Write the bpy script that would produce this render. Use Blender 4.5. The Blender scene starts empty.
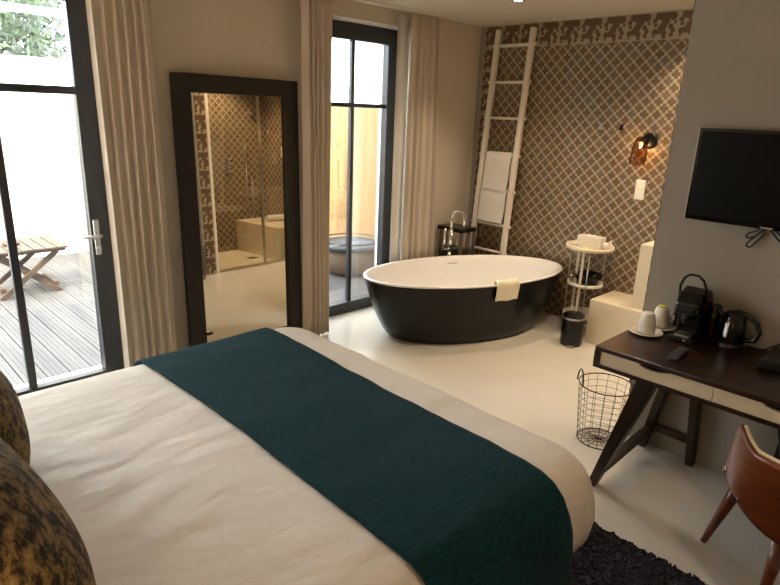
import bpy, bmesh, math, random
from mathutils import Vector, Matrix, noise
random.seed(7)
PI = math.pi
S = bpy.context.scene
C = S.collection

# ------------------------------------------------------------------ camera
def cam_matrix(yaw, pitch, roll, loc):
    cp, sp = math.cos(pitch), math.sin(pitch)
    f = Vector((math.sin(yaw)*cp, math.cos(yaw)*cp, -sp))
    r = Vector((math.cos(yaw), -math.sin(yaw), 0))
    u = r.cross(f)
    c, s = math.cos(roll), math.sin(roll)
    R = c*r + s*u
    U = -s*r + c*u
    m = Matrix((R, U, -f)).transposed().to_4x4()
    m.translation = loc
    return m
cam = bpy.data.cameras.new('camera')
cam.sensor_width = 36.0
cam.lens = 36.0*596.39/780
cam.clip_start = 0.02
co = bpy.data.objects.new('camera', cam)
C.objects.link(co)
co.matrix_world = cam_matrix(math.radians(44.816), math.radians(16.857), math.radians(2.179), Vector((0, 0, 1.8)))
S.camera = co

# ------------------------------------------------------------------ world, sun, exposure
SKY = 19.0
w = bpy.data.worlds.new('world'); S.world = w; w.use_nodes = True
bg = w.node_tree.nodes['Background']
bg.inputs[0].default_value = (0.82, 0.92, 1.0, 1); bg.inputs[1].default_value = SKY
sun = bpy.data.lights.new('sun', 'SUN'); sun.energy = 12; sun.angle = 0.02; sun.color = (1, .93, .80)
so = bpy.data.objects.new('sun', sun); C.objects.link(so)
so.rotation_euler = Vector((0.5, 0.42, -0.80)).to_track_quat('-Z', 'Y').to_euler()
S.view_settings.view_transform = 'Standard'
S.view_settings.look = 'None'
S.view_settings.gamma = 1
S.view_settings.use_curve_mapping = False
S.view_settings.exposure = 0.0
SPOT = 62.0
S.cycles.diffuse_bounces = 8
S.cycles.max_bounces = 16

# ------------------------------------------------------------------ materials
def lin(h):
    v = [int(h[i:i+2], 16)/255 for i in (0, 2, 4)]
    return tuple((x/12.92 if x <= .04045 else ((x+.055)/1.055)**2.4) for x in v) + (1,)

class NT:
    def __init__(s, m):
        s.t = m.node_tree; s.n = s.t.nodes; s.l = s.t.links
    def new(s, typ, **kw):
        nd = s.n.new(typ)
        for k, v in kw.items(): setattr(nd, k, v)
        return nd
    def inp(s, sock, v):
        if isinstance(v, bpy.types.NodeSocket): s.l.new(v, sock)
        elif v is not None: sock.default_value = v
    def math(s, op, a, b=None, c=None, clamp=False):
        nd = s.new('ShaderNodeMath', operation=op, use_clamp=clamp)
        s.inp(nd.inputs[0], a); s.inp(nd.inputs[1], b); s.inp(nd.inputs[2], c)
        return nd.outputs[0]
    def mix(s, fac, a, b):
        nd = s.new('ShaderNodeMix', data_type='RGBA')
        s.inp(nd.inputs[0], fac); s.inp(nd.inputs[6], a); s.inp(nd.inputs[7], b)
        return nd.outputs[2]
    def noise(s, scale, detail=3, vec=None, rough=.5):
        nd = s.new('ShaderNodeTexNoise')
        nd.inputs['Scale'].default_value = scale; nd.inputs['Detail'].default_value = detail; nd.inputs['Roughness'].default_value = rough
        if vec is None:
            vec = s.new('ShaderNodeTexCoord').outputs['Object']
        s.l.new(vec, nd.inputs['Vector'])
        return nd.outputs['Fac']
    def ramp(s, fac, stops):
        nd = s.new('ShaderNodeValToRGB')
        e = nd.color_ramp.elements
        while len(e) < len(stops): e.new(.5)
        for k, (p, c) in enumerate(stops): e[k].position = p; e[k].color = c
        s.l.new(fac, nd.inputs[0]); return nd.outputs[0]
    def bump(s, h, strength, dist, bsdf):
        nd = s.new('ShaderNodeBump'); nd.inputs['Strength'].default_value = strength; nd.inputs['Distance'].default_value = dist
        s.l.new(h, nd.inputs['Height']); s.l.new(nd.outputs[0], bsdf.inputs['Normal'])
    def scaled(s, sx, sy, sz):
        tc = s.new('ShaderNodeTexCoord'); mp = s.new('ShaderNodeMapping')
        mp.inputs['Scale'].default_value = (sx, sy, sz); s.l.new(tc.outputs['Object'], mp.inputs[0]); return mp.outputs[0]

def mat(name, hexc, rough=.6, metal=0, var=0.0, vscale=6, bump=0, bscale=60, spec=None, coat=0, stretch=None, hex2=None, sheen=0):
    m = bpy.data.materials.new(name); m.use_nodes = True
    t = NT(m); b = t.n['Principled BSDF']
    b.inputs['Roughness'].default_value = rough; b.inputs['Metallic'].default_value = metal
    if spec is not None: b.inputs['Specular IOR Level'].default_value = spec
    if coat: b.inputs['Coat Weight'].default_value = coat; b.inputs['Coat Roughness'].default_value = .08
    if sheen: b.inputs['Sheen Weight'].default_value = sheen
    c = lin(hexc)
    vec = t.scaled(*stretch) if stretch else None
    f = t.noise(vscale, 4, vec)
    if hex2: c2 = lin(hex2)
    else: c2 = tuple(x*(1-var) for x in c[:3]) + (1,)
    t.l.new(t.ramp(f, [(.32, c2), (.68, c)]), b.inputs['Base Color'])
    if bump:
        t.bump(t.noise(bscale, 4, vec), bump, .01, b)
    return m

def tile_mat(name, border):
    """brown quatrefoil cement tiles, 20 cm; border: 'edge' (top row and corner column), 'none' or 'all'"""
    m = bpy.data.materials.new(name); m.use_nodes = True
    t = NT(m); b = t.n['Principled BSDF']; b.inputs['Roughness'].default_value = .42
    tc = t.new('ShaderNodeTexCoord'); sx = t.new('ShaderNodeSeparateXYZ'); t.l.new(tc.outputs['Object'], sx.inputs[0])
    M = t.math
    u = M('ADD', sx.outputs[0], sx.outputs[1]); v = sx.outputs[2]
    u = M('ADD', u, 10 - (4.93 + 2.805 - 7.6)); v = M('ADD', v, 10 - (2.602 - 2.6))
    T = .2
    p = M('MULTIPLY', u, 2/T); q = M('MULTIPLY', v, 2/T)
    a = M('ADD', p, q); bb = M('SUBTRACT', p, q)
    def fr(x): return M('SUBTRACT', M('FRACT', M('ADD', x, .5)), .5)
    fa, fb = fr(a), fr(bb)
    dp = M('MULTIPLY', M('ADD', fa, fb), .5); dq = M('MULTIPLY', M('SUBTRACT', fa, fb), .5)
    dp2 = M('MULTIPLY', dp, dp); dq2 = M('MULTIPLY', dq, dq)
    r2 = M('ADD', M('ADD', dp2, dq2), 1e-5)
    c4 = M('SUBTRACT', 1.0, M('DIVIDE', M('MULTIPLY', M('MULTIPLY', dp2, dq2), 8.0), M('MULTIPLY', r2, r2)))
    c8 = M('SUBTRACT', M('MULTIPLY', M('MULTIPLY', c4, c4), 2.0), 1.0)
    R = M('ADD', M('ADD', .330, M('MULTIPLY', c4, .062)), M('MULTIPLY', c8, -.036))
    fl = M('MULTIPLY', M('SUBTRACT', R, M('SQRT', r2)), 28.0, clamp=True)
    cell = t.new('ShaderNodeCombineXYZ')
    t.l.new(M('FLOOR', M('ADD', a, .5)), cell.inputs[0]); t.l.new(M('FLOOR', M('ADD', bb, .5)), cell.inputs[1])
    wn = t.new('ShaderNodeTexWhiteNoise', noise_dimensions='3D'); t.l.new(cell.outputs[0], wn.inputs['Vector'])
    petal = t.ramp(wn.outputs['Value'], [(0, lin('5F4A2E')), (.3, lin('6B5336')), (.6, lin('5E4C36')), (.8, lin('64594A')), (1, lin('725A3A'))])
    ground = t.mix(t.noise(9, 3), lin('988B73'), lin('A99B82'))
    col = t.mix(fl, ground, petal)
    # border motif
    s_ = M('SUBTRACT', M('FRACT', M('DIVIDE', u, T)), .5); t_ = M('SUBTRACT', M('FRACT', M('DIVIDE', v, T)), .5)
    if border != 'none':
        discs = [(-.30, .33, .15), (-.12, .36, .14), (.08, .33, .15), (.25, .36, .13), (.37, .20, .10), (.33, .04, .08), (-.05, .16, .15), (.05, -.02, .15),
                 (.16, -.16, .13), (.33, -.20, .12), (-.02, -.26, .11), (-.25, -.02, .10), (-.34, -.16, .10), (-.30, -.32, .09), (-.04, -.40, .08), (.36, -.36, .06), (-.40, .12, .07)]
        acc = None
        for (x, y, r) in discs:
            ddx = M('SUBTRACT', s_, x); ddy = M('SUBTRACT', t_, y)
            d = M('SUBTRACT', r*1.12, M('SQRT', M('ADD', M('MULTIPLY', ddx, ddx), M('MULTIPLY', ddy, ddy))))
            acc = d if acc is None else M('MAXIMUM', acc, d)
        mo = M('MULTIPLY', acc, 30.0, clamp=True)
        bcol = t.mix(mo, lin('A0927A'), lin('5C452D'))
        if border == 'all': col = bcol
        else:
            k = M('MAXIMUM', M('GREATER_THAN', v, 10 - .002 + 2.602 - .2), M('GREATER_THAN', u, 10 - (4.93 + 2.805 - 7.6) + 4.93 + 3.66))
            col = t.mix(k, col, bcol)
    # joints
    e1 = M('GREATER_THAN', M('ABSOLUTE', s_), .492); e2 = M('GREATER_THAN', M('ABSOLUTE', t_), .492)
    j = M('MAXIMUM', e1, e2)
    col = t.mix(M('MULTIPLY', j, .55), col, lin('7E7159'))
    t.l.new(col, b.inputs['Base Color'])
    t.bump(M('SUBTRACT', 1.0, j), .15, .002, b)
    return m

def glass_mat(name, tint=(1, 1, 1, 1), refl=.06, rough=0.0):
    m = bpy.data.materials.new(name); m.use_nodes = True
    t = NT(m); t.n.remove(t.n['Principled BSDF'])
    out = t.n['Material Output']
    tr = t.new('ShaderNodeBsdfTransparent'); tr.inputs[0].default_value = tint
    gl = t.new('ShaderNodeBsdfGlossy'); gl.inputs['Roughness'].default_value = rough
    fz = t.new('ShaderNodeLayerWeight'); fz.inputs[0].default_value = .35
    f = t.math('ADD', t.math('MULTIPLY', fz.outputs['Fresnel'], .5), refl, clamp=True)
    mx = t.new('ShaderNodeMixShader'); t.l.new(f, mx.inputs[0]); t.l.new(tr.outputs[0], mx.inputs[1]); t.l.new(gl.outputs[0], mx.inputs[2])
    t.l.new(mx.outputs[0], out.inputs[0])
    return m

def emis(name, col, st):
    m = bpy.data.materials.new(name); m.use_nodes = True
    b = m.node_tree.nodes['Principled BSDF']
    b.inputs['Base Color'].default_value = col; b.inputs['Emission Color'].default_value = col; b.inputs['Emission Strength'].default_value = st
    return m

M_ = {}
M_['wall'] = mat('beige_wall_paint', 'CBBFAB', .85, var=.05, vscale=2, bump=.05, bscale=120)
M_['greywall'] = mat('taupe_grey_wall_paint', '9F978B', .85, var=.05, vscale=2, bump=.05, bscale=120)
M_['ceil'] = mat('ceiling_paint', 'D0C8BA', .45, var=.03)
M_['floor'] = mat('polished_cream_resin', 'D3CBBB', .22, var=.06, vscale=2.5, bump=.03, bscale=8)
M_['white_ext'] = mat('white_render', 'E6E4DE', .8, var=.04)
M_['frame'] = mat('anthracite_frame', '2A2A2C', .35, var=.1)
M_['glass'] = glass_mat('window_glass', (1, 1, 1, 1), .03)
M_['showerglass'] = glass_mat('shower_glass', (.97, .97, .95, 1), .05)
M_['amber'] = glass_mat('amber_glass', (.60, .44, .30, 1), .02)
M_['tile'] = tile_mat('patterned_cement_tiles', 'edge')
M_['tile_plain'] = tile_mat('patterned_shower_tiles', 'none')
M_['tile_border'] = tile_mat('border_tiles', 'all')
M_['curtain'] = mat('linen_curtain', 'C6B9A7', .9, var=.03, vscale=3, bump=.08, bscale=400)
M_['lining'] = mat('white_lining', 'D9D6CF', .9, var=.05)
M_['darkwood'] = mat('dark_stained_wood', '3A2317', .35, hex2='22140C', vscale=5, stretch=(6, 1, 6), bump=.06, bscale=30)
M_['deskwood'] = mat('dark_walnut', '2A1710', .3, hex2='1C0E08', vscale=5, stretch=(8, 1, 8), bump=.04, bscale=40)
M_['drawer'] = mat('cream_drawer_lacquer', 'C0B196', .45, var=.04)
M_['mirrorframe'] = mat('dark_brown_frame', '20150F', .5, hex2='160E0A', vscale=4, stretch=(5, 5, 1), bump=.05)
M_['chairwood'] = mat('reddish_plywood', '6E3419', .32, hex2='502410', vscale=4, stretch=(1, 1, 7), bump=.03, coat=.3)
M_['cream_fabric'] = mat('cream_upholstery', 'CDB994', .85, var=.08, bump=.2, bscale=200)
M_['chrome'] = mat('chrome', 'E6E6E6', .08, 1)
M_['steel'] = mat('brushed_steel', 'B8B4AC', .3, 1)
M_['black'] = mat('black_plastic', '0C0C0D', .3, var=.1)
M_['blackgloss'] = mat('black_gloss', '060606', .12, var=.1)
M_['blackmetal'] = mat('black_metal', '15120F', .4, .6)
M_['tubblack'] = mat('satin_black_shell', '050505', .28, var=.1, spec=.35)
M_['white'] = mat('white_acrylic', 'E9E5DE', .25, var=.02, coat=.3)
M_['whitepaint'] = mat('white_paint', 'DDD5C6', .5, var=.03)
M_['ceramic'] = mat('white_ceramic', 'E2DACB', .15, var=.02, coat=.4)
M_['cream'] = mat('cream_stone', 'D6C8AC', .4, var=.05, vscale=4)
M_['towel'] = mat('white_terry', 'DED8CF', .95, var=.06, vscale=60, bump=.5, bscale=260, sheen=.3)
M_['towelcream'] = mat('cream_terry', 'EADFC6', .95, var=.08, vscale=60, bump=.5, bscale=260, sheen=.3)
M_['screen'] = mat('tv_screen', '020202', .4, var=.1, spec=.12)
M_['plastic_white'] = mat('white_switch_plastic', 'E8E4DA', .35, var=.02)
M_['deck'] = mat('weathered_decking', '4E4944', .75, hex2='3B3733', vscale=3, stretch=(4, .4, 4), bump=.2, bscale=20)
M_['fence'] = mat('pine_boards', '8A6C44', .75, hex2='745832', vscale=3, stretch=(5, 5, .4), bump=.1, bscale=20)
M_['palewood'] = mat('pale_boards', 'D8CDBB', .75, hex2='C2B49E', vscale=3, stretch=(5, 5, .4), bump=.1, bscale=20)
M_['teak'] = mat('oiled_teak', '4A3726', .6, hex2='38291C', vscale=5, stretch=(1, 6, 1))
M_['wicker'] = mat('tan_wicker', '5A4530', .8, hex2='443322', vscale=60, stretch=(1, 1, 3), bump=.5, bscale=90)
M_['grey'] = mat('slate_grey', '2A2D32', .5, var=.1)
M_['bark'] = mat('bark', '3C332A', .9, hex2='241E18', vscale=12, bump=.5, bscale=20)
M_['leaf'] = mat('leaves', '36461F', .7, hex2='18220E', vscale=2.2)
M_['leaf2'] = mat('leaves_dark', '222E18', .7, hex2='10180A', vscale=2.2)
M_['mirror'] = mat('silvered_glass', 'E0D6C4', .0, 1)

def throw_mat():
    m = bpy.data.materials.new('teal_wool'); m.use_nodes = True
    t = NT(m); b = t.n['Principled BSDF']; b.inputs['Roughness'].default_value = 1.0
    b.inputs['Specular IOR Level'].default_value = .1
    b.inputs['Sheen Weight'].default_value = .04
    f = t.noise(70, 5, t.scaled(.5, 1.6, 1), .7)
    t.l.new(t.ramp(f, [(.3, lin('092226')), (.7, lin('153F44'))]), b.inputs['Base Color'])
    t.bump(f, .6, .006, b)
    return m
M_['throw'] = throw_mat()

def sheet_mat():
    m = bpy.data.materials.new('white_cotton_sheet'); m.use_nodes = True
    t = NT(m); b = t.n['Principled BSDF']; b.inputs['Roughness'].default_value = .85
    b.inputs['Base Color'].default_value = lin('DDD3C6')
    f = t.noise(4.5, 3, t.scaled(1.0, 2.2, 1), .5)
    t.bump(f, .48, .03, b)
    return m
M_['sheet'] = sheet_mat()

def cushion_mat():
    m = bpy.data.materials.new('gold_and_black_jacquard'); m.use_nodes = True
    t = NT(m); b = t.n['Principled BSDF']; b.inputs['Roughness'].default_value = .7
    f = t.noise(27, 8, t.scaled(1.5, 1.6, .9), .78)
    t.l.new(t.ramp(f, [(.415, lin('15120E')), (.465, lin('2E2519')), (.50, lin('6E5B36')), (.64, lin('A18856'))]), b.inputs['Base Color'])
    t.bump(f, .2, .01, b)
    return m
M_['cushion'] = cushion_mat()

def rug_mat():
    m = bpy.data.materials.new('charcoal_shag'); m.use_nodes = True
    t = NT(m); b = t.n['Principled BSDF']; b.inputs['Roughness'].default_value = 1
    b.inputs['Specular IOR Level'].default_value = .1
    f = t.noise(110, 3, None, .7)
    t.l.new(t.ramp(f, [(.35, lin('1C1C22')), (.62, lin('42424C')), (.75, lin('64636A'))]), b.inputs['Base Color'])
    return m
M_['rug'] = rug_mat()

# ------------------------------------------------------------------ mesh building
class MB:
    def __init__(s): s.v = []; s.f = []; s.sm = []
    def add(s, vs, fs, smooth=False):
        o = len(s.v); s.v += [tuple(x) for x in vs]
        for f in fs: s.f.append([i+o for i in f]); s.sm.append(smooth)
        return s
    def box(s, x0, x1, y0, y1, z0, z1):
        vs = [(x, y, z) for z in (z0, z1) for y in (y0, y1) for x in (x0, x1)]
        return s.add(vs, [(0, 2, 3, 1), (4, 5, 7, 6), (0, 1, 5, 4), (2, 6, 7, 3), (0, 4, 6, 2), (1, 3, 7, 5)])
    def bar(s, p, q, w, d, up=(0, 0, 1), w2=None, d2=None):
        p, q = Vector(p), Vector(q); z = (q-p).normalized(); x = Vector(up).cross(z)
        if x.length < 1e-4: x = Vector((1, 0, 0)).cross(z)
        x.normalize(); y = z.cross(x); w2 = w if w2 is None else w2; d2 = d if d2 is None else d2
        vs = []
        for c, a, b in ((p, w, d), (q, w2, d2)):
            vs += [c-x*a/2-y*b/2, c+x*a/2-y*b/2, c+x*a/2+y*b/2, c-x*a/2+y*b/2]
        return s.add(vs, [(3, 2, 1, 0), (4, 5, 6, 7), (0, 1, 5, 4), (1, 2, 6, 5), (2, 3, 7, 6), (3, 0, 4, 7)])
    def tube(s, pts, r, n=10, closed=False, r2=None):
        pts = [Vector(p) for p in pts]; N = len(pts); prev = None; rings = []
        for i, p in enumerate(pts):
            if closed: t = pts[(i+1) % N]-pts[i-1]
            else: t = pts[min(i+1, N-1)]-pts[max(i-1, 0)]
            t.normalize()
            if prev is None:
                a = Vector((0, 0, 1)) if abs(t.z) < .9 else Vector((1, 0, 0))
                x = a.cross(t).normalized()
            else:
                x = (prev - t*prev.dot(t)).normalized()
            prev = x; y = t.cross(x)
            rr = r if r2 is None else r+(r2-r)*i/(N-1)
            rings.append([p+(x*math.cos(2*PI*k/n)+y*math.sin(2*PI*k/n))*rr for k in range(n)])
        vs = [v for g in rings for v in g]; fs = []
        for i in range(N if closed else N-1):
            j = (i+1) % N
            for k in range(n):
                fs.append((i*n+k, i*n+(k+1) % n, j*n+(k+1) % n, j*n+k))
        s.add(vs, fs, True)
        if not closed:
            s.add(rings[0], [tuple(range(n))[::-1]]); s.add(rings[-1], [tuple(range(n))])
        return s
    def lathe(s, prof, c=(0, 0, 0), n=32, sx=1, sy=1, rot=0, mat=None, cap=True):
        vs = []; m = len(prof)
        for (r, z) in prof:
            for k in range(n):
                a = 2*PI*k/n; x, y = r*math.cos(a)*sx, r*math.sin(a)*sy
                v = Vector((x*math.cos(rot)-y*math.sin(rot), x*math.sin(rot)+y*math.cos(rot), z))
                if mat: v = mat @ v
                vs.append(v+Vector(c))
        fs = []
        for i in range(m-1):
            for k in range(n):
                fs.append((i*n+k, i*n+(k+1) % n, (i+1)*n+(k+1) % n, (i+1)*n+k))
        s.add(vs, fs, True)
        if cap:
            if prof[0][0] > 1e-4: s.add(vs[:n], [tuple(range(n))[::-1]])
            if prof[-1][0] > 1e-4: s.add(vs[-n:], [tuple(range(n))])
        return s
    def grid(s, fn, nu, nv, smooth=True, flip=False):
        vs = [fn(i/nu, j/nv) for i in range(nu+1) for j in range(nv+1)]
        fs = []
        for i in range(nu):
            for j in range(nv):
                a = i*(nv+1)+j; q = (a, a+nv+1, a+nv+2, a+1)
                fs.append(q[::-1] if flip else q)
        return s.add(vs, fs, smooth)
    def prism(s, poly, axis, a, b):
        """poly of (p,q) in the two other axes, extruded along axis from a to b"""
        def P(p, q, t): return {'x': (t, p, q), 'y': (p, t, q), 'z': (p, q, t)}[axis]
        n = len(poly)
        vs = [P(p, q, a) for p, q in poly]+[P(p, q, b) for p, q in poly]
        fs = [tuple(range(n)), tuple(range(n, 2*n))[::-1]]+[(i, i+n, (i+1) % n+n, (i+1) % n) for i in range(n)]
        return s.add(vs, fs)
    def build(s, name, m, parent=None, bevel=0, solid=0, subsurf=0, seg=2):
        me = bpy.data.meshes.new(name); me.from_pydata(s.v, [], s.f)
        for p, q in zip(me.polygons, s.sm): p.use_smooth = q
        bm = bmesh.new(); bm.from_mesh(me)
        bmesh.ops.remove_doubles(bm, verts=bm.verts, dist=1e-6)
        bmesh.ops.recalc_face_normals(bm, faces=bm.faces); bm.to_mesh(me); bm.free()
        me.materials.append(m)
        o = bpy.data.objects.new(name, me); C.objects.link(o)
        if parent is not None:
            o.parent = parent
            bpy.context.view_layer.update()
            o.matrix_parent_inverse = parent.matrix_world.inverted()
        if solid:
            d = o.modifiers.new('thickness', 'SOLIDIFY'); d.thickness = solid; d.offset = 0
        if bevel:
            d = o.modifiers.new('bevel', 'BEVEL'); d.width = bevel; d.segments = seg; d.limit_method = 'ANGLE'; d.angle_limit = .6
        if subsurf:
            d = o.modifiers.new('sub', 'SUBSURF'); d.levels = d.render_levels = subsurf
        return o

def tag(o, label, cat, group=None, kind=None):
    o['label'] = label; o['category'] = cat
    if group: o['group'] = group
    if kind: o['kind'] = kind
    return o
def thing(name, label, cat, loc=(0, 0, 0), group=None):
    o = bpy.data.objects.new(name, None); C.objects.link(o); o.location = loc; o.empty_display_size = .05
    bpy.context.view_layer.update()
    return tag(o, label, cat, group)
def struct(o): o['kind'] = 'structure'; return o
def copy_tree(o, parent=None):
    c = o.copy(); C.objects.link(c)
    if parent is not None: c.parent = parent
    for ch in o.children: copy_tree(ch, c)
    return c

# ------------------------------------------------------------------ the room
YW, YF, YO, XT, XV, ZC = 3.83, 4.0, 4.2, 4.93, 3.27, 2.602
X0, Y0 = -1.2, -1.7
D0, D1, DZ = -.90, 1.40, 2.48         # glazed door opening, widened out of view to let in more daylight
W0, W1, WZ = 2.94, 3.975, 2.48       # garden window opening
struct(MB().box(X0-.2, XT+.2, Y0-.2, YO, -.12, 0).build('floor', M_['floor']))
struct(MB().box(X0-.3, XT+.3, Y0-.3, YO+.12, ZC, ZC+.22).build('ceiling', M_['ceil']))
b = MB()
for x0, x1, z0, z1 in ((X0-.2, D0, 0, ZC), (D0, D1, DZ, ZC), (D1, W0, 0, ZC), (W0, W1, WZ, ZC), (W1, XT+.2, 0, ZC)):
    b.box(x0, x1, YW, YO-.01, z0, z1)
struct(b.build('wall_window_side', M_['wall']))
b = MB()
for x0, x1, z0, z1 in ((X0-.2, D0, -.1, ZC), (D0, D1, DZ, ZC), (D1, W0, -.1, ZC), (W0, W1, WZ, ZC), (W1, XT+.2, -.1, ZC)):
    b.box(x0, x1, YO-.01, YO+.02, z0, z1)
for x in (D1, W1):
    b.box(x-.012, x, YF+.07, YO+.02, 0, DZ)
for x in (D0, W0):
    b.box(x, x+.012, YF+.07, YO+.02, 0, DZ)
struct(b.build('wall_outside_render', M_['white_ext']))
struct(MB().box(XT, XT+.2, Y0-.2, YW, 0, ZC).build('wall_tiled', M_['tile']))
struct(MB().box(X0-.2, X0, Y0-.2, YW, 0, ZC).build('wall_headboard_side', M_['wall']))
struct(MB().box(X0, XT, Y0-.2, Y0, 0, ZC).build('wall_entrance_side', M_['wall']))
struct(MB().box(XV, XV+.15, Y0, 1.262, 0, ZC).build('wall_television_side', M_['greywall']))
struct(MB().box(XV+.15, XT, .06, .22, 0, ZC).build('wall_shower_rear', M_['tile_plain']))
struct(MB().box(XV+.02, XV+.135, 1.262, 1.274, 0, ZC).build('wall_partition_end', M_['tile_border']))
struct(MB().box(XT-.012, XT, YW-.035, YW, 0, ZC).box(XT-.035, XT, YW-.012, YW, 0, ZC).build('trim_1', M_['greywall']))
struct(MB().box(1.5, 4.33, 3.66, 3.69, ZC-.022, ZC).box(.1, 1.75, 3.66, 3.69, ZC-.022, ZC).build('trim_2', M_['whitepaint']))

# garden door and window
def sash(x0, x1, z1, stile, bottom, bars, transom, barw, name):
    fr = MB()
    y0, y1 = YF, YF+.07
    fr.box(x0, x0+stile, y0, y1, 0, z1).box(x1-stile, x1, y0, y1, 0, z1)
    fr.box(x0+stile, x1-stile, y0, y1, z1-stile, z1).box(x0+stile, x1-stile, y0, y1, 0, bottom)
    for bx in bars: fr.box(bx-barw/2, bx+barw/2, y0+.015, y1-.015, bottom, z1-stile)
    fr.box(x0+stile, x1-stile, y0+.012, y1-.012, transom-barw/2, transom+barw/2)
    o = struct(fr.build(name, M_['frame'], bevel=.004))
    MB().box(x0+stile-.005, x1-stile+.005, YF+.032, YF+.040, bottom-.005, z1-stile+.005).build('pane', M_['glass'], o)
    return o
sash(D0, .248, DZ-.005, .13, .035, [-.33], 1.852, .036, 'added_door_leaf')  # unseen second leaf, added so more daylight reaches the room
dr = sash(.25, D1-.002, DZ-.005, .13, .035, [.83], 1.852, .046, 'door_1')
hb = MB().box(1.282, 1.318, YF-.012, YF, .845, 1.075).build('handle_plate', M_['steel'], dr, bevel=.006)
MB().tube([(1.30, YF-.01, .975), (1.30, YF-.055, .975)], .011).tube([(1.315, YF-.055, .975), (1.27, YF-.058, .975), (1.20, YF-.052, .972)], .010).build('lever_handle', M_['steel'], hb)
MB().tube([(1.30, YF-.01, .895), (1.30, YF-.03, .895)], .012).box(1.294, 1.306, YF-.05, YF-.03, .88, .912).build('key_knob', M_['steel'], hb)
sash(W0, W1-.002, DZ-.005, .125, .10, [3.462], 1.842, .036, 'window_1')

# ------------------------------------------------------------------ outside
b = MB(); x = -3.0
while x < 5.9:
    b.box(x, x+.134, YO+.03, 8.6, -.05, -.02)
    for g in (.034, .067, .1): b.box(x+g-.004, x+g+.004, YO+.03, 8.6, -.02, -.016)
    x += .142
b.box(-3.0, 5.9, YO+.03, 8.6, -.12, -.075)
struct(b.build('ground_deck', M_['deck']))
fn = thing('board_fence', 'pale vertical board fence closing the far end of the terrace', 'fence', (1.3, 7.9, -.05))
b = MB(); x = -3.2
while x < 5.6: b.box(x, x+.115, 7.88, 7.905, -.02, 2.24); x += .12
b.build('board_panel', M_['palewood'], fn)
MB().box(-3.2, 5.6, 7.905, 7.95, .3, .4).box(-3.2, 5.6, 7.905, 7.95, 1.7, 1.8).build('rail', M_['palewood'], fn)
fn = thing('board_fence', 'honey-coloured upright pine fence seen through the window behind the bathtub', 'fence', (5.5, 6, -.05))
b = MB(); y = YO+.1
while y < 7.8: b.box(5.42, 5.445, y, y+.135, -.02, 1.84); y += .142
b.build('board_panel', M_['fence'], fn)
MB().box(5.445, 5.49, YO+.1, 7.8, .3, .4).box(5.445, 5.49, YO+.1, 7.8, 1.4, 1.5).build('rail', M_['fence'], fn)
pg = thing('pergola', 'white timber beam on posts standing before the garden trees', 'pergola', (1.2, 7.6, -.02))
MB().box(-1.6, 3.4, 7.55, 7.65, 2.655, 2.725).build('beam', M_['white_ext'], pg, bevel=.006)
for x in (-1.5, 3.25): MB().box(x, x+.1, 7.55, 7.65, -.02, 2.655).build('post', M_['white_ext'], pg, bevel=.006)

tb = thing('folding_table', 'low slatted wooden folding table on the sunny deck', 'table', (1.40, 6.5, -.016))
b = MB()
for k in range(7): b.box(1.05+k*.1, 1.14+k*.1, 6.2, 6.8, .425, .447)
b.build('tabletop', M_['teak'], tb, bevel=.004)
for yy in (6.25, 6.71): MB().box(1.07, 1.73, yy, yy+.04, .395, .425).build('apron', M_['teak'], tb)
for yy, sg in ((6.27, 1), (6.31, -1), (6.69, 1), (6.73, -1)):
    MB().bar((1.4-sg*.26, yy, -.016), (1.4+sg*.26, yy, .40), .045, .025, (0, 1, 0)).build('leg', M_['teak'], tb)
for xx in (1.15, 1.61): MB().box(xx, xx+.04, 6.3, 6.7, .045, .085).build('stretcher', M_['teak'], tb)
tag(MB().lathe([(.05, 0), (.07, .008), (.075, .035), (.068, .035), (.06, .014), (0, .012)], (1.33, 6.5, .447), 20).build('ashtray', M_['teak']), 'small brown ashtray on the outdoor folding table', 'ashtray')

dm = thing('garden_pouf', 'round tan woven pouf with slate grey tray outside the window', 'pouf', (4.45, 5.15, -.016))
MB().lathe([(.24, 0), (.295, .05), (.315, .15), (.305, .25), (.27, .29)], (4.45, 5.15, -.016), 32).build('drum', M_['wicker'], dm)
MB().lathe([(.27, .29), (.335, .30), (.345, .345), (.33, .35), (.32, .32), (0, .315)], (4.45, 5.15, -.016), 32).build('tray', M_['grey'], dm)
MB().tube([(4.45+.33*math.cos(a), 5.15+.33*math.sin(a), .37) for a in [k*2*PI/40 for k in range(40)]], .008, 8, True).build('rim', M_['blackmetal'], dm)

def tree(name, label, x, y, h, r, lm, seed, n=2300, low=.42):
    rnd = random.Random(seed)
    t = thing(name, label, 'tree', (x, y, -.1))
    pts = [(x, y, -.1), (x+.06, y, h*.3), (x-.05, y+.05, h*.6), (x+.05, y, h*.9)]
    tr = MB().tube(pts, .16, 10, False, .04)
    ends = []
    for k in range(16):
        z = h*(low-.05+.5*k/16); a = rnd.uniform(0, 2*PI); L = r*rnd.uniform(.6, 1.0)
        e = (x+math.cos(a)*L, y+math.sin(a)*L, z+L*.45)
        tr.tube([(x, y, z), (x+math.cos(a)*L*.5, y+math.sin(a)*L*.5, z+L*.18), e], .045, 6, False, .012); ends.append(e)
    tr.build('trunk', M_['bark'], t)
    lf = MB(); vs = []; fs = []
    for k in range(n):
        e = rnd.choice(ends); s = r*.36
        g_ = lambda q: max(-1.6*q, min(1.6*q, rnd.gauss(0, q)))
        c = Vector((e[0]+g_(s), e[1]+g_(s), e[2]+g_(s*.8)))
        u = Vector((rnd.uniform(-1, 1), rnd.uniform(-1, 1), rnd.uniform(-1, 1))).normalized(); v = u.orthogonal().normalized()
        L = rnd.uniform(.05, .10)
        o = len(vs); vs += [c-u*L, c+v*L*.45, c+u*L, c-v*L*.45]; fs.append((o, o+1, o+2, o+3))
    lf.add(vs, fs).build('foliage', lm, t)
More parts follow.
